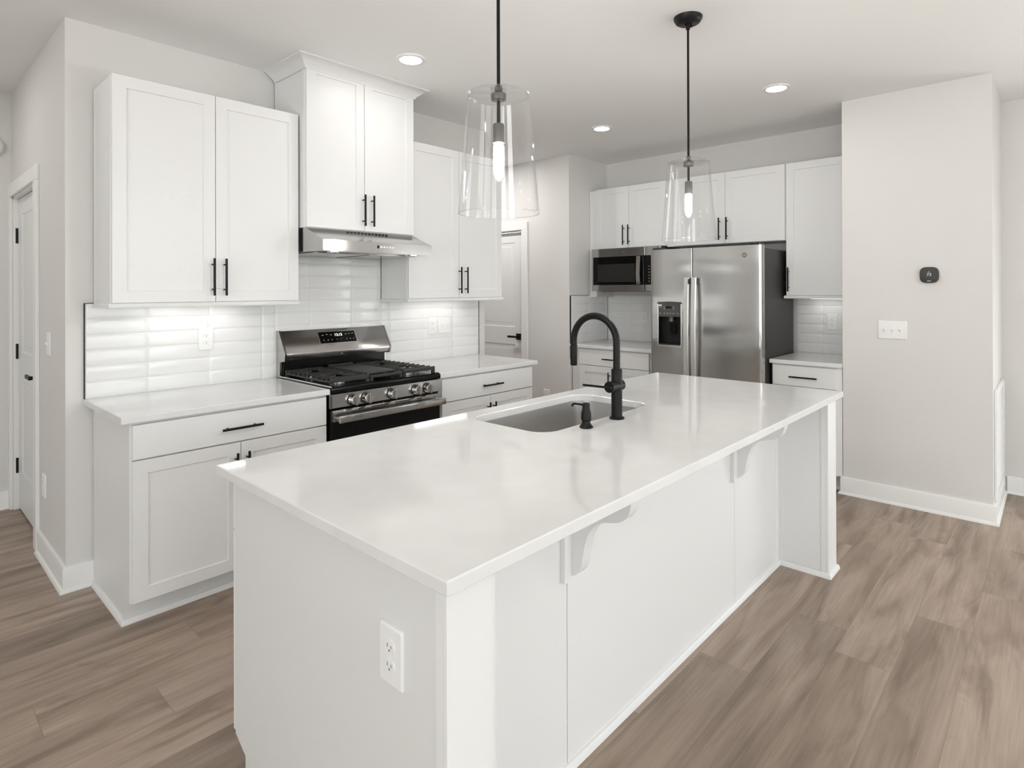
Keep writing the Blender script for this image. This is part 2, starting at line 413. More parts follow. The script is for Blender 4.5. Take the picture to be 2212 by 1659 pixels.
# ------------------------------------------------------------------ interior doors (local: width along x from 0, front to -y)
def panel_door(idx, loc, w_, hinge_left, recess, lever_dir):
    rt = struct_root('door_%d' % idx, loc, R90)
    H = 2.05
    d = B(); yf = recess; t = .035
    q = lambda i, y, x0, x1, z0, z1: [(x0+i, y, z0+i), (x1-i, y, z0+i), (x1-i, y, z1-i), (x0+i, y, z1-i)]
    d.box(.003, w_-.003, yf+.006, yf+t, .012, H)
    st = .115; x0, x1 = .003, w_-.003
    zs = [(.012, .26), (.86, 1.045), (1.945, H)]
    for z0, z1 in zs: d.box(x0+st, x1-st, yf, yf+.006, z0, z1)
    d.box(x0, x0+st, yf, yf+.006, .012, H); d.box(x1-st, x1, yf, yf+.006, .012, H)
    for z0, z1 in ((.26, .86), (1.045, 1.945)):      # moulded sunk panels
        a, c = x0+st, x1-st
        d.loft([q(0, yf, a, c, z0, z1), q(.014, yf+.009, a, c, z0, z1), q(.03, yf+.0105, a, c, z0, z1), q(.05, yf+.002, a, c, z0, z1), q(.052, yf+.002, a, c, z0, z1)], False, True)
    struct('door_leaf', d, 'door', rt)
    j = B(); c = .085
    j.box(-.018, 0, .001, .12, 0, H+.02).box(w_, w_+.018, .001, .12, 0, H+.02).box(-.018, w_+.018, .001, .12, H+.004, H+.022)
    struct('door_jamb', j, 'trim', rt)
    k = B()
    for a0, a1 in ((-.012-c, -.012), (w_+.012, w_+.012+c)): k.box(a0, a1, -.018, .001, 0, H+.015, .003)
    k.box(-.012-c, w_+.012+c, -.018, .001, H+.015, H+.015+c, .003)
    struct('door_casing', k, 'trim', rt)
    hx = -.004 if hinge_left else w_+.004
    for z in (.29, 1.045, 1.81):
        h = B(); s = 1 if hinge_left else -1
        h.cyl((hx, yf-.010, z-.05), (hx, yf-.010, z+.05), .0085, n=12)
        h.box(min(hx, hx-s*.012), max(hx, hx-s*.012), yf-.006, yf+.03, z-.05, z+.05)
        struct('door_hinge', h, 'black', rt)
    lx = w_-.065 if hinge_left else .065; z = .945
    s = -1 if hinge_left else 1
    hd = B().box(lx-.033, lx+.033, yf-.009, yf, z-.033, z+.033, .002)
    hd.cyl((lx, yf-.009, z), (lx, yf-.05, z), .011)
    hd.box(min(lx-s*.012, lx+s*.115), max(lx-s*.012, lx+s*.115), yf-.058, yf-.044, z-.011, z+.011, .002)
    struct('door_handle', hd, 'black', rt)
    sp = B().box(w_-.006 if hinge_left else .0, w_ if hinge_left else .006, yf-.0015, yf+.02, z-.03, z+.03)
    struct('strike_plate', sp, 'black', rt)
    return rt
# local x runs to world -y, so the local origin is the far (larger y) jamb
panel_door(1, (AL, 1.56, 0), .815, True, .03, -1)
panel_door(2, (XB, 1.392, 0), .765, True, .03, -1)

# ------------------------------------------------------------------ backsplash tiles
def tiles(b, cols, rows, y, gap=.0022, t=.008):
    for x0, x1 in zip(cols, cols[1:]):
        for z0, z1 in zip(rows, rows[1:]):
            a = (x0+gap/2, x1-gap/2, z0+gap/2, z1-gap/2)
            q = lambda i, yy: [(a[0]+i, yy, a[2]+i), (a[1]-i, yy, a[2]+i), (a[1]-i, yy, a[3]-i), (a[0]+i, yy, a[3]-i)]
            b.loft([q(0, y), q(0, y-t+.0042), q(.0015, y-t+.0022), q(.005, y-t+.0006), q(.011, y-t-.0003), q(.02, y-t-.0008)])
P_ = .0775
rows_lo = [.914]+[.9935+P_*k for k in range(6)]          # up to 1.381
rows_lo[-1] = 1.381
rows_hi = rows_lo[:-1]+[.9935+P_*k for k in range(5, 9)]+[1.657]
def splash(name, label, parts, grout, loc, rz, trims):
    rt = thing(name, label, 'backsplash', loc, rz)
    b = B()
    for cols, rows in parts: tiles(b, cols, rows, -.004)
    obj('tiles', b, 'tile', rt)
    g = B()
    for x0, x1, z0, z1 in grout: g.box(x0, x1, -.0095, -.0005, z0, z1)
    obj('grout', g, 'grout', rt)
    if trims:
        e = B()
        for x0, x1, z0, z1 in trims: e.box(x0, x1, -.0128, -.0005, z0, z1)
        pieces('edge_trim', e, 'black', rt)
    return rt
T0, T1 = .9145, 1.3815
splash('tile_backsplash', 'long white stacked subway tile backsplash behind the gas range, thin black edge trim', [
    ([-.959, -.687, -.386, -.085, -.003], rows_lo), ([-.003, .221, .527, .759], rows_hi), ([.759, .831, 1.131, 1.432, 1.712], rows_lo)],
    [(-.959, 1.712, T0, T1), (-.003, .759, T1, 1.657)], (0, 0, 0), 0,
    [(-.963, -.959, T0, 1.384), (-.959, -.925, 1.3815, 1.384), (1.712, 1.715, T0, 1.384)])
r_ = splash('tile_backsplash', 'white tile backsplash in the corner between microwave and counter, black trim edge', [
    ([.0, .302, .604, .876, .878+.0], rows_lo[:]) if 0 else ([.012, .302, .604, .9], rows_lo)], [(.012, .9, T0, T1)], (XF, 0, 0), R90, None)
b = B(); tiles(b, [XB+.012-XF, 3.252-XF, 3.553-XF, XF-.0135-XF], rows_lo, 0)
# the return of the same backsplash: built in the frame of its wall, turned with the root
bm = b.bm
for v in bm.verts:
    X, Y, Z = v.co.x, v.co.y-.004, v.co.z
    v.co = Vector((-Y, X, Z))       # world (XF+X, Y) in the rotated root
obj('tiles', b, 'tile', r_)
g = B().box(.0005, .0095, XB+.012-XF, -.013, T0, T1); obj('grout', g, 'grout', r_)
e = B().box(.0005, .0128, XB+.008-XF, XB+.012-XF, T0, 1.384).box(.0005, .0128, XB+.012-XF, 3.27-XF, 1.3815, 1.384); pieces('edge_trim', e, 'black', r_)
splash('tile_backsplash', 'white tile backsplash beside the refrigerator, lit from under the narrow wall cabinet', [
    ([1.896, 2.09, 2.384], rows_lo)], [(1.896, 2.384, T0, T1)], (XF, 0, 0), R90, None)

# ------------------------------------------------------------------ cabinets (local: x from 0 to w, wall at y=0, front to -y)
def pull(parent, x, z, yf, vertical, L=.19, name='handle'):
    b = B(); h = L/2; y = yf-.032
    if vertical:
        b.cyl((x, y, z-h), (x, y, z+h), .006, n=14)
        for s in (-.064, .064): b.cyl((x, yf, z+s), (x, y, z+s), .004, n=10)
    else:
        b.cyl((x-h, y, z), (x+h, y, z), .006, n=14)
        for s in (-.064, .064): b.cyl((x+s, yf, z), (x+s, y, z), .004, n=10)
    return obj(name, b, 'bronze', parent)
def door(rt, x0, x1, z0, z1, yf, hx, hz):
    d = obj('door', B().shaker(x0, x1, z0, z1, yf), 'cab', rt)
    if hx is not None: pull(d, hx, hz, yf, True)
    return d
def drawer(rt, x0, x1, z0, z1, yf):
    d = obj('drawer', B().slab(x0, x1, z0, z1, yf), 'cab', rt)
    pull(d, (x0+x1)/2, (z0+z1)/2-.005, yf, False); return d
def base_cabinet(label, loc, rz, w_, yf, dx0, dx1, seam, left_end=True, right_end=True, top=.8835, n_doors=2):
    rt = thing('base_cabinet', label, 'cabinet', loc, rz)
    yb = yf+.020; toe = yb+.075
    b = B().box(.018, w_-.018, yb, -.012, .115, top)
    b.box(.018, w_-.018, toe, -.012, .0, .115)
    obj('carcass', b, 'cab', rt)
    poly = [(-.012, 0), (toe, 0), (toe, .112), (yb, .112), (yb, top), (-.012, top)]
    for a0, a1 in ((0, .018), (w_-.018, w_)): obj('side_panel', B().prism(poly, 'x', a0, a1), 'cab', rt)
    s = B(); sh = [(0, 0), (.0, .022), (-.006, .021), (-.013, .012), (-.015, 0)]
    s.prism([(toe+p, z) for p, z in sh], 'x', -.015 if left_end else 0, w_+(.015 if right_end else 0))
    if left_end: s.prism([(p, z) for p, z in sh], 'y', toe, -.03)
    if right_end: s.prism([(w_-p, z) for p, z in sh], 'y', toe, -.03)
    obj('shoe_moulding', s, 'cab', rt)
    drawer(rt, dx0, dx1, .725, .872, yf)
    if n_doors == 2:
        door(rt, dx0, seam-.0015, .116, .7185, yf, seam-.027, .58)
        door(rt, seam+.0015, dx1, .116, .7185, yf, seam+.027, .58)
    else: door(rt, dx0, dx1, .116, .7185, yf, dx0+.03, .58)
    return rt
base_cabinet('white base cabinet with one wide drawer at the hall end of the range wall', (-.925, 0, 0), 0, .917, -.63, .009, .909, .459, True, False)
base_cabinet('white base cabinet with one wide drawer between the gas range and the pantry door', (.7675, 0, 0), 0, .907, -.63, .0235, .899, .455, False, True)
base_cabinet('white base cabinet with drawer in the corner below the microwave', (XF, -.014, 0), R90, .862, -.648, .092, .848, .47, False, False)
base_cabinet('narrow white base cabinet with short drawer squeezed between refrigerator and wall end', (XF, -1.904, 0), R90, .478, -.648, .01, .448, .25, False, False, n_doors=1)

def wall_cabinet(label, loc, rz, w_, z0, z1, yf, doors, rail=True, side_rails=(True, True), x_off=0, name='wall_cabinet'):
    """doors: list of (x0, x1, handle_x or None)"""
    rt = thing(name, label, 'cabinet', loc, rz)
    yb = yf+.020
    b = B().box(.002, w_-.002, yb, -.0145, z0, z1-.008)
    obj('carcass', b, 'cab', rt)
    s = B()
    for x in (-.0, w_-.02): s.box(x, x+.02, -.028, -.0135, z0, z1-.012)      # scribe strips at the wall
    pieces('scribe_strip', s, 'cab', rt)
    f = B().box(-.001, w_+.001, yb-.0008, yb+.018, z0-.001, z1-.006); obj('face_frame', f, 'cab', rt)
    for x0, x1, hx in doors:
        door(rt, x0, x1, z0+.013 if rail else z0+.002, z1, yf, hx, (z0+.013 if rail else z0)+.126)
    if rail:
        pr = [(0, 0), (-.012, .002), (-.014, .010), (-.004, .022), (0, .024)]
        r = B(); zz = z0-.012
        r.prism([(yf+p+.004, zz+q) for p, q in pr] + [(yb+.012, zz+.0115), (yb+.012, zz)], 'x', -.012 if side_rails[0] else 0, w_+(.012 if side_rails[1] else 0))
        if side_rails[0]: r.prism([(-.012, zz), (.012, zz), (.012, zz+.0115), (-.0, zz+.022), (-.01, zz+.014)], 'y', yb, -.016)
        if side_rails[1]: r.prism([(w_+.012, zz), (w_-.012, zz), (w_-.012, zz+.0115), (w_, zz+.022), (w_+.01, zz+.014)], 'y', yb, -.016)
        obj('light_rail', r, 'cab', rt)
    return rt
wall_cabinet('large white two-door wall cabinet at the hall end, left of the range hood', (-.922, 0, 0), 0, .912, 1.374, 2.446, -.323,
             [(.004, .4565, .44), (.4595, .909, .499)], side_rails=(True, False))
wall_cabinet('white two-door wall cabinet between the range hood and the pantry door', (.763, 0, 0), 0, .902, 1.374, 2.446, -.323,
             [(.003, .4545, .4505-.0), (.4575, .899, .511)], side_rails=(True, True))
t = wall_cabinet('tallest deep white cabinet above the range hood, crown moulding up to the ceiling', (-.003, 0, 0), 0, .766, 1.802, 2.74, -.389,
             [(.006, .384, .371), (.387, .761, .433)], rail=False)
# crown moulding wrapping three sides, up to the ceiling
pr = [(0, 2.700), (.004, 2.700), (.008, 2.712), (.03, 2.73), (.055, 2.752), (.07, 2.754), (.07, CEIL-.0005), (0, CEIL-.0005)]
rings = []
x0, x1, yy = -.001, .767, -.389
for cx, cy, dx, dy in ((x0, -.016, -1, 0), (x0, yy, -1, -1), (x1, yy, 1, -1), (x1, -.016, 1, 0)):
    rings.append([(cx+dx*o, cy+dy*o, z) for o, z in pr])
obj('crown_moulding', B().loft(rings).box(x0, x1, yy, -.016, 2.735, CEIL-.001), 'cab', t)
# uppers of the fridge alcove
t = wall_cabinet('white two-door wall cabinet directly above the microwave', (XF, -.004, 0), R90, .858, 1.843, 2.441, -.333,
             [(.083, .4625, .413), (.4655, .848, .472)], rail=False)
f = B().box(.0, .083, -.3185, -.0135, 1.3755, 2.436).box(-.0, .086, -.33, -.0135, 1.364, 1.3755, .003)
obj('end_filler', f, 'cab', t)
wall_cabinet('white two-door wall cabinet above the refrigerator', (XF, -.866, 0), R90, 1.04, 1.832, 2.441, -.333,
             [(.068, .548, .505), (.551, 1.037, .571)], rail=False)
wall_cabinet('tall narrow single-door white wall cabinet to the side of the refrigerator, one handle', (XF, -1.9085, 0), R90, .475, 1.378, 2.441, -.333,
             [(.004, .452, .024)], side_rails=(True, False))

# under-cabinet light strips
def under_light(label, loc, rz, w_, z):
    rt = thing('under_cabinet_light', label, 'light', loc, rz, None)
    obj('housing', B().box(0, w_, -.03, .03, z-.012, z-.0005, .002), 'plastic', rt)
    obj('light_strip', B().box(.015, w_-.015, -.02, .02, z-.0155, z-.0125), 'strip', rt)
under_light('slim white light bar glowing under the large wall cabinet at the hall end', (-.74, -.12, 0), 0, .52, 1.374)
under_light('slim white light bar glowing under the wall cabinet beside the pantry door', (.96, -.12, 0), 0, .52, 1.374)
under_light('slim white light bar glowing under the narrow cabinet beside the refrigerator', (XF-.12, -2.02, 0), R90, .26, 1.378)

# ------------------------------------------------------------------ countertops
def counter_poly(b, outer, inner, z0, z1, e=.003):
    bm = b.bm; cx = sum(p[0] for p in outer)/len(outer); cy = sum(p[1] for p in outer)/len(outer)
    def ring(P, z, ins=0):
        out = []
        for x, y in P: out.append(bm.verts.new((x-ins*(1 if x > cx else -1), y-ins*(1 if y > cy else -1), z)))
        return out
    def side(A, Bv):
        for i in range(len(A)): bm.faces.new((A[i], A[(i+1) % len(A)], Bv[(i+1) % len(A)], Bv[i]))
    o0, o1, o2, o3 = ring(outer, z0, e), ring(outer, z0+e), ring(outer, z1-e), ring(outer, z1, e)
    side(o0, o1); side(o1, o2); side(o2, o3)
    if inner:
        icx = sum(p[0] for p in inner)/len(inner); icy = sum(p[1] for p in inner)/len(inner)
        grow = [(x+(e if x > icx else -e), y+(e if y > icy else -e)) for x, y in inner]
        i0, i2, i3 = ring(inner, z0), ring(inner, z1-e), [bm.verts.new((x, y, z1)) for x, y in grow]
        side(i0, i2); side(i2, i3)
    def fill(rs):
        es = []
        for r in rs:
            for i in range(len(r)):
                ed = bm.edges.get((r[i], r[(i+1) % len(r)])) or bm.edges.new((r[i], r[(i+1) % len(r)])); es.append(ed)
        bmesh.ops.triangle_fill(bm, use_beauty=True, edges=es)
    fill([o3]+([i3] if inner else [])); fill([o0]+([i0] if inner else []))
def countertop(label, outer, inner=None):
    b = B(); counter_poly(b, outer, inner, .884, .914)
    return tag(obj('countertop', b, 'quartz'), label, 'countertop')
rc = lambda x0, x1, y0, y1: [(x0, y0), (x1, y0), (x1, y1), (x0, y1)]
countertop('white quartz countertop at the hall end of the range wall, under the large cabinet', rc(-.963, -.004, -.646, -.001))
countertop('white quartz countertop between the gas range and the pantry door', rc(.766, 1.712, -.646, -.001))
countertop('white quartz countertop in the corner below the microwave', rc(2.948, XF-.001, -.895, -.002))
countertop('small white quartz countertop squeezed between refrigerator and wall end', rc(2.948, XF-.001, -2.384, -1.895))
IX0, IX1, IY0, IY1 = -.955, 1.733, -2.690, -1.6235
hole = rrect(.008, .785, -2.122, -1.712, .085, 8)
countertop('huge white quartz island worktop with the sink cut into it', rc(IX0, IX1, IY0, IY1), hole)

# ------------------------------------------------------------------ island
def island():
    rt = thing('kitchen_island', 'white panelled kitchen island with scroll corbels on the seating side', 'island', (0, 0, 0))
    ex0, ex1 = -.925, 1.708; top = .8835
    yb, yp = -2.42, -2.66          # back panel plane, wing fronts
    c = B().box(ex0+.02, -.03, -2.40, -1.685, .115, top).box(.84, ex1-.02, -2.40, -1.685, .115, top).box(-.03, .84, -2.40, -1.685, .115, .60)
    c.box(-.03, .84, -1.690, -1.685, .60, top).box(-.03, .84, -2.40, -2.39, .60, top)
    c.box(ex0+.02, ex1-.02, -2.40, -1.76, 0, .115); obj('carcass', c, 'cab', rt)
    poly = [(yb, 0), (-1.76, 0), (-1.76, .085), (-1.692, .118), (-1.692, top), (yb, top)]
    near = [(yp+.034, 0)] + poly[1:-1] + [(yp+.034, top)]
    obj('end_panel', B().prism(near, 'x', ex0, ex0+.02), 'panel', rt)
    obj('end_panel', B().prism(poly, 'x', ex1-.02, ex1), 'panel', rt)
    # wings that carry the overhang
    for a0, a1 in ((ex0, -.791), (1.575, ex1)):
        w_ = B().box(a0+.0205 if a0 < 0 else a0, a1, yp+.012, yb, 0, top)
        w_.box(a0-.004, a1-.017 if a0 < 0 else a1+.004, yp, yp+.012, 0, top, .001)
        obj('wing_post', w_, 'cab', rt)
        tr = B()
        for x in (a0-.0035, a1): tr.box(x, x+(.024 if x < 0 and x < a0 else .0035), yp+.012, yp+.0335, 0, top)
        inner = a1 if a0 < 0 else a0-.0035
        tr.box(inner, inner+.0035, yb-.024, yb, 0, top)
        pieces('corner_trim', tr, 'cab', rt)
    # back panels with fine seams
    cuts = [-.791, -.247, 1.0, 1.533, 1.575]
    for a0, a1 in zip(cuts, cuts[1:]):
        obj('back_panel', B().box(a0+.0015, a1-.0015, yb, yb+.02, 0, top, .001), 'cab', rt)
    # corbels on backing plates
    S = [(-2.42, .588), (-2.436, .590), (-2.452, .597), (-2.466, .612), (-2.475, .635), (-2.480, .665), (-2.487, .697), (-2.497, .727), (-2.512, .752), (-2.532, .770), (-2.556, .780),
         (-2.582, .786), (-2.603, .792), (-2.620, .803), (-2.634, .820), (-2.642, .845), (-2.645, .8835), (-2.42, .8835)]
    for x in (-.281, .954):
        p = obj('corbel_plate', B().box(x, x+.108, yb-.018, yb, .575, top, .001), 'cab', rt)
        obj('corbel', B().prism([(y-.0, z) for y, z in S if y <= -2.436] + [(-2.436, .8835)], 'x', x+.032, x+.076), 'cab', rt)
    # shoe moulding around the seating side
    s = B(); sh = [(0, 0), (0, .024), (.006, .022), (.012, .013), (.014, 0)]
    path = [(ex0-.0, -1.762), (ex0-.004, yp), (-.787, yp), (-.787, yb), (1.571, yb), (1.571, yp), (ex1+.004, yp), (ex1+.004, -1.762)]
    P = [Vector((*p, 0)) for p in path]; nr = []
    for a, d in zip(P, P[1:]):
        v = (d-a).normalized(); nr.append(Vector((v.y, -v.x, 0)) * -1)
    nr = [-x for x in nr]
    rings = []
    for i, p in enumerate(P):
        m = nr[0] if i == 0 else nr[-1] if i == len(P)-1 else (nr[i-1]+nr[i])/((nr[i-1]+nr[i]).dot(nr[i]))
        rings.append([p+m*o+Vector((0, 0, z)) for o, z in sh])
    obj('shoe_moulding', B().loft(rings[1:-1]), 'cab', rt)
    # working side: doors and drawers toward the range
    fr = [( -.92, -.46), (-.457, -.002), (.002, .412), (.415, .83), (.836, 1.43), (1.436, 1.703)]
    for i, (a0, a1) in enumerate(fr):
        d = B().shaker(-a1, -a0, .118, .718 if i not in (2, 3) else .872, 1.665)
        for v in d.bm.verts: v.co = Vector((-v.co.x, -v.co.y, v.co.z))
        dr = obj('door', d, 'cab', rt)
        h = B(); hx = (a1-.03) if i % 2 == 0 else (a0+.03)
        h.cyl((hx, -1.633, .50), (hx, -1.633, .69), .006, n=12)
        for zz in (.53, .66): h.cyl((hx, -1.665, zz), (hx, -1.633, zz), .004, n=8)
        obj('handle', h, 'bronze', dr)
        if i not in (2, 3):
            d = B().slab(-a1, -a0, .725, .872, 1.665)
            for v in d.bm.verts: v.co = Vector((-v.co.x, -v.co.y, v.co.z))
            dr = obj('drawer', d, 'cab', rt); m = (a0+a1)/2; h = B()
            h.cyl((m-.07, -1.633, .80), (m+.07, -1.633, .80), .006, n=12)
            for q in (-.05, .05): h.cyl((m+q, -1.665, .80), (m+q, -1.633, .80), .004, n=8)
            obj('handle', h, 'bronze', dr)
island()

# sink
def sink():
    rt = thing('kitchen_sink', 'undermount stainless steel sink sunk into the island worktop', 'sink', (.3965, -1.917, .6835))
    L = lambda g, z, r: [(x-.3965, y+1.917, z-.6835) for x, y in rrect(.008-g, .785+g, -2.122-g, -1.712+g, r, 8)]
    b = B().loft([L(.016, .8815, .095), L(.004, .8815, .088), L(.004, .879, .088), L(.003, .74, .085), L(-.004, .708, .078), L(-.02, .692, .07), L(-.05, .686, .05), L(-.15, .6845, .03)], False, True)
    o = obj('basin', b, 'sink_steel', rt)
    m = o.modifiers.new('thickness', 'SOLIDIFY'); m.thickness = .0015; m.offset = 1
    obj('drain', B().lathe([(.0, .0015), (.045, .0025), (.043, .006), (.038, .003), (.0, .002)], (.0, .03, 0), 32, cap=False), 'steel_smooth', rt)
sink()

# faucet
def faucet():
    cx, cy = .410, -2.174
    rt = thing('faucet', 'tall black gooseneck pull-down faucet with side lever on the island', 'faucet', (cx, cy, .914))
    b = B().lathe([(.030, 0), (.031, .004), (.029, .007), (.0225, .008), (.0222, .155), (.0225, .2), (.0205, .203), (.0145, .203)], (0, 0, 0.0003))
    obj('body', b, 'bronze', rt)
    R = .109; zc = .309; path = [(0, 0, .200), (0, 0, .26)]
    for i in range(0, 33):
        a = PI*i/32; path.append((0, R-R*math.cos(a), zc+R*math.sin(a)))
    path += [(0, 2*R, .328-.035)]
    n = [.0145]*len(path)
    obj('spout', B().tube(path, n, 20), 'bronze', rt)
    h = B().lathe([(.0135, .292), (.0152, .290), (.0154, .25), (.0150, .204), (.0135, .200), (.011, .200)], (0, 2*R, 0), 24)
    sp = obj('spray_head', h, 'bronze', rt)
    obj('spray_button', B().box(-.005, .005, 2*R+.0145, 2*R+.019, .225, .285, .002), 'black', sp)
    d = B().cyl((-.058, 0, .135), (.032, 0, .135), .0225, n=32)
    hb = obj('valve_drum', d, 'bronze', rt)
    l = B().tube([(-.064, -.018, .135), (-.064, .03, .1345), (-.064, .122, .1325)], .0048, 12); l.cyl((-.058, -.0, .1345), (-.066, 0, .1345), .008, n=12)
    obj('lever', l, 'bronze', hb)
faucet()
def soap():
    rt = thing('soap_dispenser', 'small black soap pump beside the faucet on the island', 'soap dispenser', (.196, -2.174, .914))
    b = B().lathe([(.0255, 0), (.0262, .004), (.021, .010), (.0165, .018), (.0160, .026), (.0195, .030), (.0198, .038), (.0192, .055), (.0145, .074), (.0142, .092), (.012, .094)], (0, 0, .0003), 32)
    obj('body', b, 'bronze', rt)
    path = [(0, 0, .084), (0, .03, .0855), (0, .055, .085), (0, .064, .081), (0, .067, .074)]
    obj('nozzle', B().tube(path, .0042, 12), 'bronze', rt)
soap()

# ------------------------------------------------------------------ gas range  (local x 0..0.762, wall y=0, front -y)
def gas_range():
    rt = thing('gas_range', 'stainless steel gas range with black cooktop and five knobs', 'range', (.0005, 0, 0))
    W = .761
    b = B().box(.002, W-.002, -.625, -.02, .09, .886); obj('body', b, 'enamel', rt)
    for x in (.05, W-.05):
        for y in (-.58, -.08): obj('foot', B().cyl((x, y, 0), (x, y, .09), .018, n=14), 'black', rt)
    # cooktop: shallow pan with raised rim and rounded front
    c = B().box(0, W, -.652, -.045, .886, .919, .006, 2); c.box(.006, W-.006, -.645, -.05, .9195, .923)
    ct = obj('cooktop', c, 'enamel', rt)
    rim = B()
    for x in (.003, W-.009): rim.box(x, x+.006, -.645, -.055, .918, .926, .002)
    pieces('cooktop_rim', rim, 'steel_smooth', ct)
    # backguard: black riser and stainless console
    obj('riser', B().box(.016, W-.016, -.075, -.02, .924, 1.03), 'enamel', rt)
    prof = [(-.02, 1.195), (-.046, 1.195), (-.052, 1.190), (-.126, 1.062), (-.128, 1.055), (-.118, 1.024), (-.02, 1.024)]
    k = obj('console', B().prism([(y, z) for y, z in prof], 'x', .012, W-.012), 'steel', rt)
    cap = [(-.013, .916), (-.013, 1.198), (-.048, 1.198), (-.131, 1.060), (-.123, 1.018), (-.062, 1.010), (-.062, .916)]
    e = B().prism(cap, 'x', 0, .012).prism(cap, 'x', W-.012, W); pieces('end_cap', e, 'steel', k)
    # display on the sloped face: frame between (y,z) (-.052,1.190) and (-.126,1.062)
    a = Vector((0, -.052, 1.190)); d = (Vector((0, -.126, 1.062))-a); Ls = d.length; d /= Ls; nrm = Vector((0, d.z, -d.y)).normalized()
    if nrm.y > 0: nrm = -nrm
    def slope(x0, x1, s0, s1, t0, t1):
        q = lambda s, t: a+d*s+nrm*t
        bb = B(); P = [[(x, *q(s, t)[1:]) for x, s in ((x0, s0), (x1, s0), (x1, s1), (x0, s1))] for t in (t0, t1)]
        return bb.loft(P)
    fr = obj('display_frame', slope(.245, .512, .014, .100, .0, .002), 'steel_smooth', k)
    sc = obj('display', slope(.249, .508, .018, .096, .002, .003), 'gloss_black', k)
    ang = math.acos(max(-1, min(1, -nrm.y)))      # tilt back from vertical
    def stext(name, s, size, x, s_, m):
        p = a+d*s_+nrm*.0034
        text(name, s, size, (x, p.y, p.z), m, sc, rot=(PI/2-ang, 0, 0), ext=.0002)
    stext('clock_digits', '12:13', .026, .385, .042, 'digit')
    for x, s_, tx in ((.275, .040, '— —'), (.305, .036, '= ='), (.333, .040, '— —'), (.440, .040, '— —'), (.465, .037, '= ='), (.490, .036, '= ='),
                     (.275, .074, 'o'), (.305, .074, 'o'), (.333, .074, 'o'), (.368, .072, '—'), (.400, .072, '+'), (.438, .074, 'o'), (.464, .074, 'o'), (.489, .074, 'o')):
        if '=' in tx or '— ' in tx:
            q = slope(x-.007, x+.007, s_-.001, s_+.001, .003, .0034); obj('button_mark', q, 'mark', sc)
        else: stext('button_mark', tx, .012, x, s_, 'mark')
    # small emblem under the console
    n2 = Vector((0, -.03, -.01)).normalized()
    em = B(); em.prism([(.385-.006, 1.036), (.385+.006, 1.036), (.385, 1.047)], 'y', -.1235, -.119)
    obj('emblem', em, 'steel_smooth', k)
    # front control panel
    cp = B().prism([(-.625, .806), (-.652, .806), (-.660, .812), (-.656, .884), (-.625, .884)], 'x', .001, W-.001); pnl = obj('control_panel', cp, 'steel', rt)
    for x in (.125, .211, .3835, .557, .643):
        kb = B().lathe([(.030, 0), (.030, -.006), (.0275, -.010), (.0265, -.034), (.024, -.037), (.0, -.037)], (x, -.658, .843), 32, 'y')
        kn = obj('knob', kb, 'steel_smooth', pnl)
        obj('knob_grip', B().box(x-.0055, x+.0055, -.709, -.694, .817, .869, .0015), 'steel', kn)
        obj('knob_ring', B().lathe([(.0315, .0), (.0325, -.004), (.0305, -.006), (.0295, -.002)], (x, -.657, .843), 32, 'y', False), 'black', kn)
        obj('indicator_mark', B().cyl((x-.028, -.656, .876), (x-.028, -.660, .876), .0025, n=10), 'black', pnl)
    # oven door
    dr = obj('oven_door', B().box(.004, W-.004, -.648, -.627, .20, .797, .002), 'gloss_black', rt)
    tp = B().prism([(-.6485, .738), (-.662, .738), (-.662, .788), (-.654, .797), (-.6485, .797)], 'x', .003, W-.003)
    tr = obj('door_trim', tp, 'steel', dr)
    v = B()
    for x0 in (.165, .235, .275, .345, .40, .44, .50, .56):
        pass
    for x0, x1 in ((.155, .195), (.245, .30), (.303, .358), (.408, .46), (.463, .515), (.565, .602)):
        for z in (.788, .779): v.box(x0, x1, -.6635, -.656, z-.0028, z+.0022)
    pieces('vent_slot', v, 'slot', tr)
    h = B().box(.012, .747, -.722, -.700, .737, .776, .004, 2)
    hd = obj('handle', h, 'steel', dr)
    for x in (.03, .729): obj('handle_post', B().box(x-.012, x+.012, -.704, -.660, .740, .762, .003), 'steel', hd)
    obj('oven_window', B().box(.15, W-.15, -.6492, -.647, .30, .66), 'oven_glass', dr)
    obj('storage_drawer', B().box(.004, W-.004, -.648, -.627, .095, .192, .002), 'steel', rt)
    sd = B()
    for i in range(4): sd.box(-.0005, .006, -.660, -.648, .748+.012*i, .754+.012*i)
    pieces('side_vent', sd, 'slot', tr)
    # burners and grates
    for x, y, r in ((.145, -.47, .045), (.145, -.20, .036), (.385, -.34, .05), (.62, -.47, .05), (.62, -.20, .036)):
        bu = obj('burner', B().lathe([(r+.012, .923), (r+.012, .929), (r, .931), (r, .937), (r*.6, .937)], (x, y, 0), 28), 'steel_smooth', ct)
        obj('burner_cap', B().lathe([(r*.95, .937), (r, .940), (r*.95, .944), (r*.5, .945)], (x, y, 0), 28), 'iron', bu)
    y0, y1 = -.618, -.092; zt = .963
    def grate(xa, xb):
        g = B(); xm = (xa+xb)/2
        bar = lambda p0, p1, q0, q1, z0=.948, z1=zt: g.box(p0, p1, q0, q1, z0, z1, .0015)
        bar(xa, xb, y0, y0+.013, .940); bar(xa, xb, y1-.013, y1, .940)
        bar(xa, xa+.010, y0, y1, .938, .948); bar(xb-.010, xb, y0, y1, .938, .948)
        k = 9
        for i in range(1, k+1):
            y = y0+(y1-y0)*i/(k+1)
            near = min(abs(y+.47), abs(y+.20))
            if near < .055:
                bar(xa, xm-.045, y-.004, y+.004); bar(xm+.045, xb, y-.004, y+.004)
            else: bar(xa, xb, y-.004, y+.004)
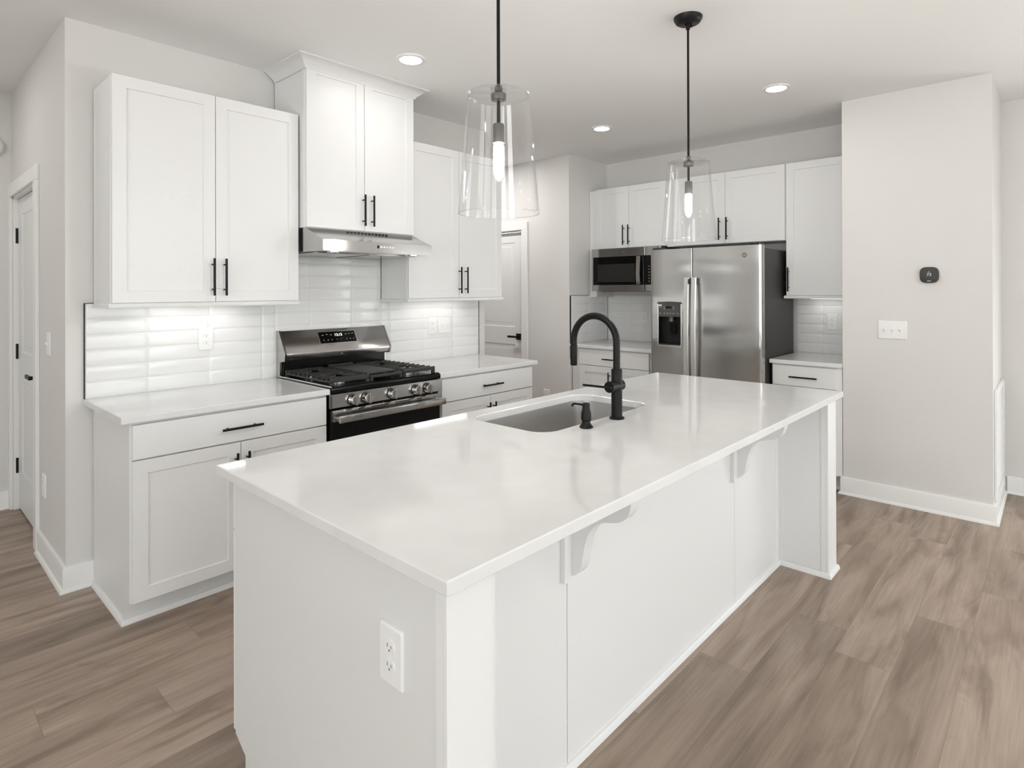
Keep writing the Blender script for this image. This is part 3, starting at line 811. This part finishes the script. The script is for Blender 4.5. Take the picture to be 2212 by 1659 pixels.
        for yc in (-.47, -.20):
            for sx in (-1, 1):
                for sy in (-1, 1):
                    g.tube([(xm+sx*.075, yc+sy*.06, zt-.005), (xm+sx*.022, yc+sy*.018, zt-.005)], .0045, 8)
        for x in (xa, xb-.02):
            for y in (y0, y1-.016, (y0+y1)/2): g.box(x, x+.02, y, y+.016, .9232, .944, .001)
        return g
    obj('grate', grate(.018, .262), 'iron', ct); obj('grate', grate(.499, .743), 'iron', ct)
    m = B()
    for x in (.268, .483): m.box(x, x+.010, y0, y1, .936, .955, .0015)
    m.box(.278, .483, y0, y0+.012, .940, .955, .0015); m.box(.278, .483, y1-.012, y1, .940, .955, .0015)
    for x in (.268, .473):
        for y in (y0, y1-.016): m.box(x, x+.02, y, y+.016, .9232, .94, .001)
    obj('grate', m, 'iron', ct)
    gd = B().box(.282, .479, -.56, -.13, .952, .966, .004, 2); gd.box(.292, .469, -.122, -.102, .95, .972, .003)
    obj('griddle', gd, 'griddle', ct)
gas_range()

# range hood
def hood():
    rt = thing('range_hood', 'stainless steel under-cabinet range hood above the gas range', 'hood', (.0005, 0, 0))
    W = .761
    prof = [(-.014, 1.80), (-.375, 1.80), (-.566, 1.724), (-.566, 1.662), (-.014, 1.662)]
    o = obj('body', B().prism(prof, 'x', 0, W), 'steel', rt)
    obj('side_dark_reflection', B().box(-.0012, .0, -.343, -.32, 1.664, 1.798), 'black', rt)  # black strip stands in for a dark reflection in the steel side
    obj('filter_panel', B().box(.03, W-.03, -.44, -.05, 1.656, 1.662, .002), 'steel', rt)
    f = B()
    for x in (.385,): f.box(x-.002, x+.002, -.43, -.06, 1.654, 1.656)
    obj('filter_seam', f, 'slot', rt)
    for x in (.10, W-.10):
        l = obj('lamp_ring', B().lathe([(.036, 1.662), (.036, 1.657), (.030, 1.655), (.028, 1.6605)], (x, -.505, 0), 28, cap=False), 'steel_smooth', rt)
        obj('lamp_lens', B().cyl((x, -.505, 1.6618), (x, -.505, 1.658), .029, n=24), 'plastic', l)
    obj('display', B().box(.352, .364, -.5675, -.565, 1.689, 1.706), 'gloss_black', rt)
    for i in range(5): obj('button', B().box(.372+.021*i, .386+.021*i, -.5685, -.565, 1.693, 1.703, .001), 'plastic', rt)
    v = B()
    for i in range(12): v.box(.25+.025*i, .265+.025*i, -.402, -.398, 1.7895, 1.7925)
    pieces('vent_slot', v, 'slot', rt)
hood()

# ------------------------------------------------------------------ microwave
def microwave():
    rt = thing('microwave', 'stainless over-the-counter microwave with black glass door under the wall cabinet', 'microwave', (XF, -.0875, 0), R90)
    W = .760; yf = -.413; z0, z1 = 1.425, 1.8415
    obj('case', B().box(0, W, yf+.03, -.016, z0+.012, z1), 'steel_dark', rt)
    obj('underside', B().box(.09, W-.03, yf+.05, -.03, z0-.004, z0+.012, .003), 'black', rt)
    d = B(); dw = .598
    d.box(.004, dw, yf, yf+.029, z1-.085, z1-.003, .002).box(.004, dw, yf, yf+.029, z0, z0+.062, .002).box(.004, .022, yf, yf+.029, z0+.0615, z1-.0845)
    dr = obj('door', d, 'steel', rt)
    obj('door_glass', B().box(.022, dw, yf-.001, yf+.028, z0+.062, z1-.085), 'gloss_black', dr)
    obj('door_window', B().box(.075, .495, yf-.0016, yf, z0+.088, z1-.155), 'window_dark', dr)
    h = B().loft([rr for rr in [[(x, y, z) for x, y in ((.528, yy), (.566, yy), (.566, yy-.012), (.528, yy-.012))] for z, yy in
        [(z0+.064, yf-.018), (z0+.10, yf-.026), (z0+.165, yf-.030), (z0+.23, yf-.026), (z0+.268+.06, yf-.018)]]])
    hd = obj('handle', h, 'steel_smooth', dr)
    for z in (z0+.08, z0+.31): obj('handle_post', B().box(.538, .556, yf-.02, yf, z-.01, z+.01), 'steel_smooth', hd)
    p = B().box(dw+.003, W-.003, yf, yf+.029, z1-.0852, z1-.003, .002).box(dw+.003, W-.003, yf, yf+.029, z0, z0+.0622, .002).box(dw+.004, W-.004, yf+.028, yf+.029, z0+.01, z1-.01)
    cp = obj('control_panel', p, 'steel', rt)
    kp = obj('keypad', B().box(dw, W-.003, yf-.001, yf+.028, z0+.062, z1-.085), 'gloss_black', cp)
    for i in range(6):
        for j in range(3): obj('key_mark', B().box(.640+.036*j, .650+.036*j, yf-.0014, yf-.001, z0+.09+.028*i, z0+.094+.028*i), 'mark', kp)
    emblem(dr, (.367, yf-.0005, z1-.047), .011)
def emblem(parent, c, r):
    """round badge: a ring around two script letters"""
    x, y, z = c
    o = obj('logo_badge', B().lathe([(r, 0), (r, -.0012), (r*.86, -.0012), (r*.86, -.0004), (0.0, -.0004)], (x, y, z), 32, 'y', False), 'emblem', parent)
    text('logo_letters', 'GE', r*1.0, (x, y-.0008, z), 'steel_smooth', o, shear=.25)
microwave()

# ------------------------------------------------------------------ refrigerator
def fridge():
    rt = thing('refrigerator', 'stainless side-by-side refrigerator with ice and water dispenser', 'refrigerator', (XF, -.968, 0), R90)
    W = .925; yd = 2.797-XF; H = 1.773       # door front
    obj('case', B().box(.008, W-.010, yd+.075, -.07, .03, 1.752, .004), 'steel_dark', rt)
    obj('grille', B().box(.02, W-.02, yd+.05, yd+.10, .02, .095, .003), 'black', rt)
    for x in (.06, W-.06):
        for y in (yd+.12, -.12): obj('foot', B().cyl((x, y, 0), (x, y, .03), .02, n=12), 'black', rt)
    hg = B().box(.02, .10, yd+.01, yd+.13, 1.765, 1.789, .006).box(W-.10, W-.02, yd+.01, yd+.13, 1.765, 1.789, .006)
    pieces('hinge_cover', hg, 'steel_dark', rt)
    def leaf(x0, x1, rl, rr):
        """curved-front door: rounded vertical edges"""
        z0, z1 = .10, H; dep = .066; n = 14
        arc = lambda c, r, aa, sg: [(c+sg*r*math.cos(math.radians(q)), yd+r+.006-r*math.sin(math.radians(q))) for q in aa]
        pts = [(x0+rl+(x1-x0-rl-rr)*q/n, yd+.006*(2*q/n-1)**2) for q in range(n+1)]
        poly = [(x0, yd+dep), (x0, yd+rl+.007)] + arc(x0+rl, rl, (15, 30, 45, 60, 75), -1) + pts + arc(x1-rr, rr, (75, 60, 45, 30, 15), 1) + [(x1, yd+rr+.007), (x1, yd+dep)]
        return poly, z0, z1
    ms = .380         # seam
    # freezer door with a real recess for the dispenser
    dx0, dx1, dz0, dz1 = .079, .281, .984, 1.338
    poly, z0, z1 = leaf(0, ms-.003, .02, .004)
    b = B(); b.prism(poly, 'z', z0, dz0); b.prism(poly, 'z', dz1, z1)
    lo = [p for p in poly if p[0] <= dx0]; hi = [p for p in poly if p[0] >= dx1]
    yl = yd+.003
    left = [p for p in poly if p[0] < dx0-.001 and p[1] < yd+.05] + [(dx0, yl), (dx0, yd+.066), (0, yd+.066)]
    right = [(dx1, yl)] + [p for p in poly if p[0] > dx1+.001 and p[1] < yd+.05] + [(ms-.003, yd+.066), (dx1, yd+.066)]
    b.prism(left, 'z', dz0, dz1); b.prism(right, 'z', dz0, dz1)
    b.box(dx0, dx1, yd+.062, yd+.066, dz0, dz1)
    fd = obj('freezer_door', b, 'fridge', rt)
    poly, z0, z1 = leaf(ms+.003, W, .004, .02)
    rd = obj('refrigerator_door', B().prism(poly, 'z', z0, z1), 'fridge', rt)
    obj('door_gasket', B().box(.012, W-.014, yd+.066, yd+.075, .10, H-.005), 'black', rt)
    obj('seam_gasket', B().box(ms-.0031, ms+.0031, yd+.009, yd+.066, .10, H-.001), 'black', rt)
    # dispenser
    dp = obj('dispenser', B().box(dx0+.0005, dx1-.0005, yd+.056, yd+.0618, dz0, dz1).box(dx0+.0003, dx0+.004, yd+.002, yd+.056, dz0, 1.22).box(dx1-.004, dx1-.0003, yd+.002, yd+.056, dz0, 1.22), 'black', fd)
    cpn = B().box(dx0+.001, dx1-.001, yd-.001, yd+.055, 1.216, 1.322)
    top = [(dx0-.010, 1.322), (dx1+.010, 1.322), (dx1+.006, 1.333), (dx1-.03, 1.339), ((dx0+dx1)/2, 1.342), (dx0+.03, 1.339), (dx0-.006, 1.333)]
    cpn.prism(top, 'y', yd-.004, yd+.003)
    cp = obj('dispenser_panel', cpn, 'grey_panel', dp)
    obj('dispenser_screen', B().box(.150, .202, yd-.0016, yd-.001, 1.284, 1.302), 'gloss_black', cp)
    obj('dispenser_sticker', B().box(.086, .113, yd-.0016, yd-.001, 1.303, 1.317), 'plastic', cp)
    for x, z in ((.098, 1.293), (.134, 1.297), (.134, 1.280), (.219, 1.297), (.219, 1.280), (.098, 1.244), (.134, 1.244), (.163, 1.244), (.190, 1.244), (.218, 1.244), (.255, 1.244)):
        obj('button_mark', B().box(x-.005, x+.005, yd-.0014, yd-.001, z-.002, z+.002), 'mark', cp)
    obj('ice_chute', B().lathe([(.026, 1.176), (.022, 1.216)], (.183, yd+.03, 0), 20), 'grey_panel', dp)
    obj('paddle', B().loft([[(.172, yd+.03, 1.165), (.222, yd+.03, 1.165), (.222, yd+.036, 1.165), (.172, yd+.036, 1.165)], [(.166, yd+.045, 1.07), (.216, yd+.045, 1.07), (.216, yd+.051, 1.07), (.166, yd+.051, 1.07)]]), 'enamel', dp)
    obj('drip_tray', B().box(dx0+.004, dx1-.004, yd-.004, yd+.056, dz0, dz0+.010, .003), 'black', dp)
    lip = [(dx0-.014, dz0+.004), (dx0-.004, dz0+.004), (dx0+.008, dz0-.004), (dx1-.008, dz0-.004), (dx1+.004, dz0+.004), (dx1+.014, dz0+.004), (dx1+.006, dz0-.016), (dx0-.006, dz0-.016)]
    obj('dispenser_lip', B().prism(lip, 'y', yd-.005, yd+.004), 'steel_smooth', dp)
    sd = B().box(dx0-.004, dx0+.0015, yd-.003, yd+.003, dz0, dz1-.014, .001).box(dx1-.0015, dx1+.004, yd-.003, yd+.003, dz0, dz1-.014, .001)
    pieces('dispenser_frame', sd, 'steel_smooth', dp)
    # bowed handles
    def handle(xc, parent):
        rings = []
        for i in range(17):
            t = i/16; z = .60+(1.535-.60)*t; bow = .020*(1-(2*t-1)**2)
            y = yd-.040-bow; rings.append([(xc-.020, y+.006, z), (xc-.016, y-.008, z), (xc+.016, y-.008, z), (xc+.020, y+.006, z), (xc+.014, y+.012, z), (xc-.014, y+.012, z)])
        h = obj('handle', B().loft(rings), 'nickel', parent)
        for z in (.625, 1.505): obj('handle_post', B().box(xc-.012, xc+.012, yd-.032, yd+.003, z-.022, z+.022, .003), 'steel_dark', h)
    handle(.352, fd); handle(.414, rd)
    emblem(rd, (.800, yd+.0016, 1.699), .019)
fridge()

# ------------------------------------------------------------------ pendants
def pendant(x, y, label):
    rt = thing('pendant_lamp', label, 'lamp', (x, y, CEIL), 0, 'glass pendant lamps over the island')
    z = lambda w_: w_-CEIL
    can = B().lathe([(.0, 0), (.068, 0), (.066, -.010), (.058, -.024), (.052, -.028), (.020, -.030), (.016, -.032)], (0, 0, -.0005), 40, cap=False)
    cn = obj('canopy', can, 'black', rt)
    for s in (-1, 1): obj('canopy_screw', B().lathe([(.006, -.024), (.006, -.034), (.003, -.037)], (s*.034, 0, 0), 12), 'black', cn)
    obj('stem_collar', B().lathe([(.011, -.030), (.010, -.058), (.006, -.060)], (0, 0, 0), 20), 'black', cn)
    obj('stem', B().cyl((0, 0, -.06), (0, 0, z(1.96)), .0055, n=16), 'bronze', rt)
    # glass: closed top disc with rounded shoulder, open flared bottom
    t = .003
    o = [(.008, 2.064), (.085, 2.064), (.095, 2.060), (.0985, 2.052), (.128, 1.686), (.1285, 1.683)]
    i_ = [(.1255, 1.683), (.1252, 1.686), (.0955, 2.050), (.092, 2.057), (.084, 2.061), (.008, 2.061)]
    sh = B().lathe([(r, z(h)) for r, h in o+i_+o[:1]], (0, 0, 0), 72, cap=False)
    gl = obj('glass_shade', sh, 'glass', rt)
    rim = B()
    for rr, hh, tt in ((.127, 1.6835, .0016), (.0968, 2.0565, .0022)):
        rim = B().tube([(rr*math.cos(2*PI*q/72), rr*math.sin(2*PI*q/72), z(hh)) for q in range(73)], tt, 10, False)
        obj('shade_rim', rim, 'glass_edge', gl)
    obj('shade_holder', B().lathe([(.007, z(2.088)), (.012, z(2.085)), (.013, z(2.066)), (.007, z(2.066))], (0, 0, 0), 24), 'socket', rt)
    obj('shade_washer', B().lathe([(.007, z(2.0595)), (.024, z(2.0595)), (.025, z(2.054)), (.024, z(2.040)), (.012, z(2.036)), (.007, z(2.036))], (0, 0, 0), 28), 'socket', rt)
    obj('socket', B().lathe([(.006, z(1.968)), (.0165, z(1.965)), (.018, z(1.960)), (.018, z(1.905)), (.012, z(1.905))], (0, 0, 0), 28), 'socket', rt)
    obj('bulb', B().lathe([(.012, z(1.905)), (.0155, z(1.897)), (.0165, z(1.885)), (.0165, z(1.825)), (.013, z(1.806)), (.006, z(1.796)), (.002, z(1.793))], (0, 0, 0), 24), 'bulb', rt)
    return rt
pendant(-.325, -2.215, 'nearest clear glass pendant over the island, larger, its rod cut by the frame top')
pendant(1.025, -2.190, 'farther clear glass pendant on black rod with its round canopy in view')

# recessed downlights
for x, y, lb in ((.422, -.797, 'round recessed ceiling downlight in front of the tall hood cabinet'),
                 (2.382, -.77, 'round recessed ceiling downlight nearest the corner above the microwave'),
                 (2.358, -2.152, 'round recessed ceiling downlight near the thermostat wall')):
    rt = thing('recessed_downlight', lb, 'light', (x, y, CEIL), 0, 'recessed ceiling downlights')
    obj('trim_ring', B().lathe([(.083, 0), (.081, -.006), (.062, -.009), (.060, -.004), (.060, 0)], (0, 0, -.0004), 40, cap=False), 'plastic', rt)
    obj('lens', B().cyl((0, 0, -.0005), (0, 0, -.004), .060, n=36), 'can', rt)

# ------------------------------------------------------------------ wall plates
def outlet(label, loc, rz, w_=.078, h=.125):
    rt = thing('wall_outlet', label, 'outlet', loc, rz, 'white duplex outlets')
    q = rrect(-w_/2, w_/2, -h/2, h/2, .005, 3)
    b = B(); rg = lambda s, y: [(x*s, y, z*s*1.0) for x, z in q]
    b.loft([rg(1, 0), rg(1, -.003), rg(.93, -.0065)])
    obj('cover_plate', b, 'plastic', rt)
    for s in (-1, 1):
        zc = s*.0195
        P = [(.0165*math.cos(a), max(-.0125, min(.0125, .0175*math.sin(a)))+zc) for a in [2*PI*i/28 for i in range(28)]]
        r = obj('receptacle', B().prism(P, 'y', -.009, -.006), 'plastic', rt)
        obj('slots', B().box(-.0075, -.0055, -.0093, -.009, zc-.001, zc+.007).box(.0055, .0075, -.0093, -.009, zc-.001, zc+.0055).cyl((0, -.009, zc-.0065), (0, -.0093, zc-.0065), .0024, n=10), 'outlet_slot', r)
    obj('screw', B().cyl((0, -.0065, 0), (0, -.0078, 0), .003, n=10), 'plastic', rt)
def switch(label, loc, rz, n, w_, h=.122):
    rt = thing('light_switch', label, 'switch', loc, rz, 'white toggle switch plates')
    q = rrect(-w_/2, w_/2, -h/2, h/2, .005, 3); b = B()
    b.loft([[(x, y, z) for x, z in q] for y in (0, -.003)]+[[(x-.004*(1 if x > 0 else -1), -.0065, z-.004*(1 if z > 0 else -1)) for x, z in q]])
    obj('cover_plate', b, 'plastic', rt)
    for i in range(n):
        x = (i-(n-1)/2)*.046
        tg = obj('toggle', B().loft([[(x-.004, -.0065, -.011), (x+.004, -.0065, -.011), (x+.004, -.0065, .011), (x-.004, -.0065, .011)], [(x-.0035, -.018, .002), (x+.0035, -.018, .002), (x+.0035, -.018, .009), (x-.0035, -.018, .009)]]), 'plastic', rt)
        for z in (-.030, .030): obj('screw', B().cyl((x, -.0065, z), (x, -.0075, z), .0025, n=8), 'plastic', rt)
TS = -.0130    # tile face
outlet('white duplex outlet on the tiles between the large wall cabinet and counter, hall end', (-.402, TS, 1.174), 0)
outlet('white duplex outlet on the tiles beside the double switch, right of the range', (1.222, TS, 1.170), 0)
outlet('white duplex outlet on the dim corner tiles below the microwave', (XF+TS, -.449, 1.165), R90)
outlet('white duplex outlet on the lit tiles beside the refrigerator', (XF+TS, -2.163, 1.173), R90)
outlet('white outlet low on the wall beside the pantry door', (XB, .288, .375), R90)
outlet('large white outlet on the end panel of the island', (-.925, -2.483, .682), R90)
outlet('white outlet low on the hall wall below the single switch', (AL, .51, .395), R90)
switch('white double toggle switch on the tiles right of the range', (1.342, TS, 1.168), 0, 2, .118)
switch('white triple toggle switch on the wall below the thermostat', (XC, -2.686, 1.165), R90, 3, .166)
switch('white single toggle switch on the hall wall beside the door', (AL, .385, 1.165), R90, 1, .078)

# thermostat
def thermostat():
    rt = thing('thermostat', 'small black rounded thermostat showing 73 on the blank wall', 'thermostat', (XC, -2.893, 1.530), R90)
    def sq(a, b_, n=3.2):
        P = []
        for i in range(48):
            t = 2*PI*i/48; c, s = math.cos(t), math.sin(t)
            P.append((a*abs(c)**(2/n)*(1 if c > 0 else -1), b_*abs(s)**(2/n)*(1 if s > 0 else -1)))
        return P
    rg = lambda k, y: [(x*k, y, z*k) for x, z in sq(.051, .0515)]
    b = obj('body', B().loft([rg(.90, 0), rg(.97, -.004), rg(1, -.012), rg(1, -.019), rg(.97, -.023), rg(.90, -.0245)]), 'thermo', rt)
    text('temperature_digits', '73', .026, (0, -.0248, .002), 'dim_digit', b)
    text('mode_mark', 'o', .012, (0, -.0248, .021), 'dim_digit', b)
    obj('name_mark', B().box(-.010, .010, -.0249, -.0245, -.0405, -.0375), 'dim_digit', b)
thermostat()

# return-air grille around the corner and the detector in the hall
def grille():
    rt = thing('return_air_grille', 'white louvred return air grille low on the wall around the thermostat corner', 'vent', (3.375, -3.21, .47))
    w_, h = .66, .68; f = B()
    for a in ((-w_/2, -w_/2+.03, -h/2, h/2), (w_/2-.03, w_/2, -h/2, h/2), (-w_/2+.03, w_/2-.03, -h/2, -h/2+.03), (-w_/2+.03, w_/2-.03, h/2-.03, h/2)): f.box(a[0], a[1], -.016, -.0005, a[2], a[3], .002)
    obj('frame', f, 'trim', rt)
    l = B(); n = 34
    for i in range(n):
        z = -h/2+.035+(h-.07)*(i+.5)/n
        l.loft([[(x, y, z+dz) for y, dz in ((-.013, -.006), (-.003, .004), (-.002, .003), (-.012, -.007))] for x in (-w_/2+.03, w_/2-.03)])
    obj('louvres', l, 'trim', rt)
grille()
d = thing('smoke_detector', 'round white detector high on the hall end wall at the picture edge', 'detector', (-1.142, 1.64, 2.40))
obj('base', B().lathe([(.072, -.0005), (.072, -.012), (.066, -.016)], (0, 0, 0), 36, 'y'), 'plastic', d)
obj('cover', B().lathe([(.064, -.016), (.062, -.030), (.050, -.038), (.02, -.040)], (0, 0, 0), 36, 'y'), 'plastic', d)
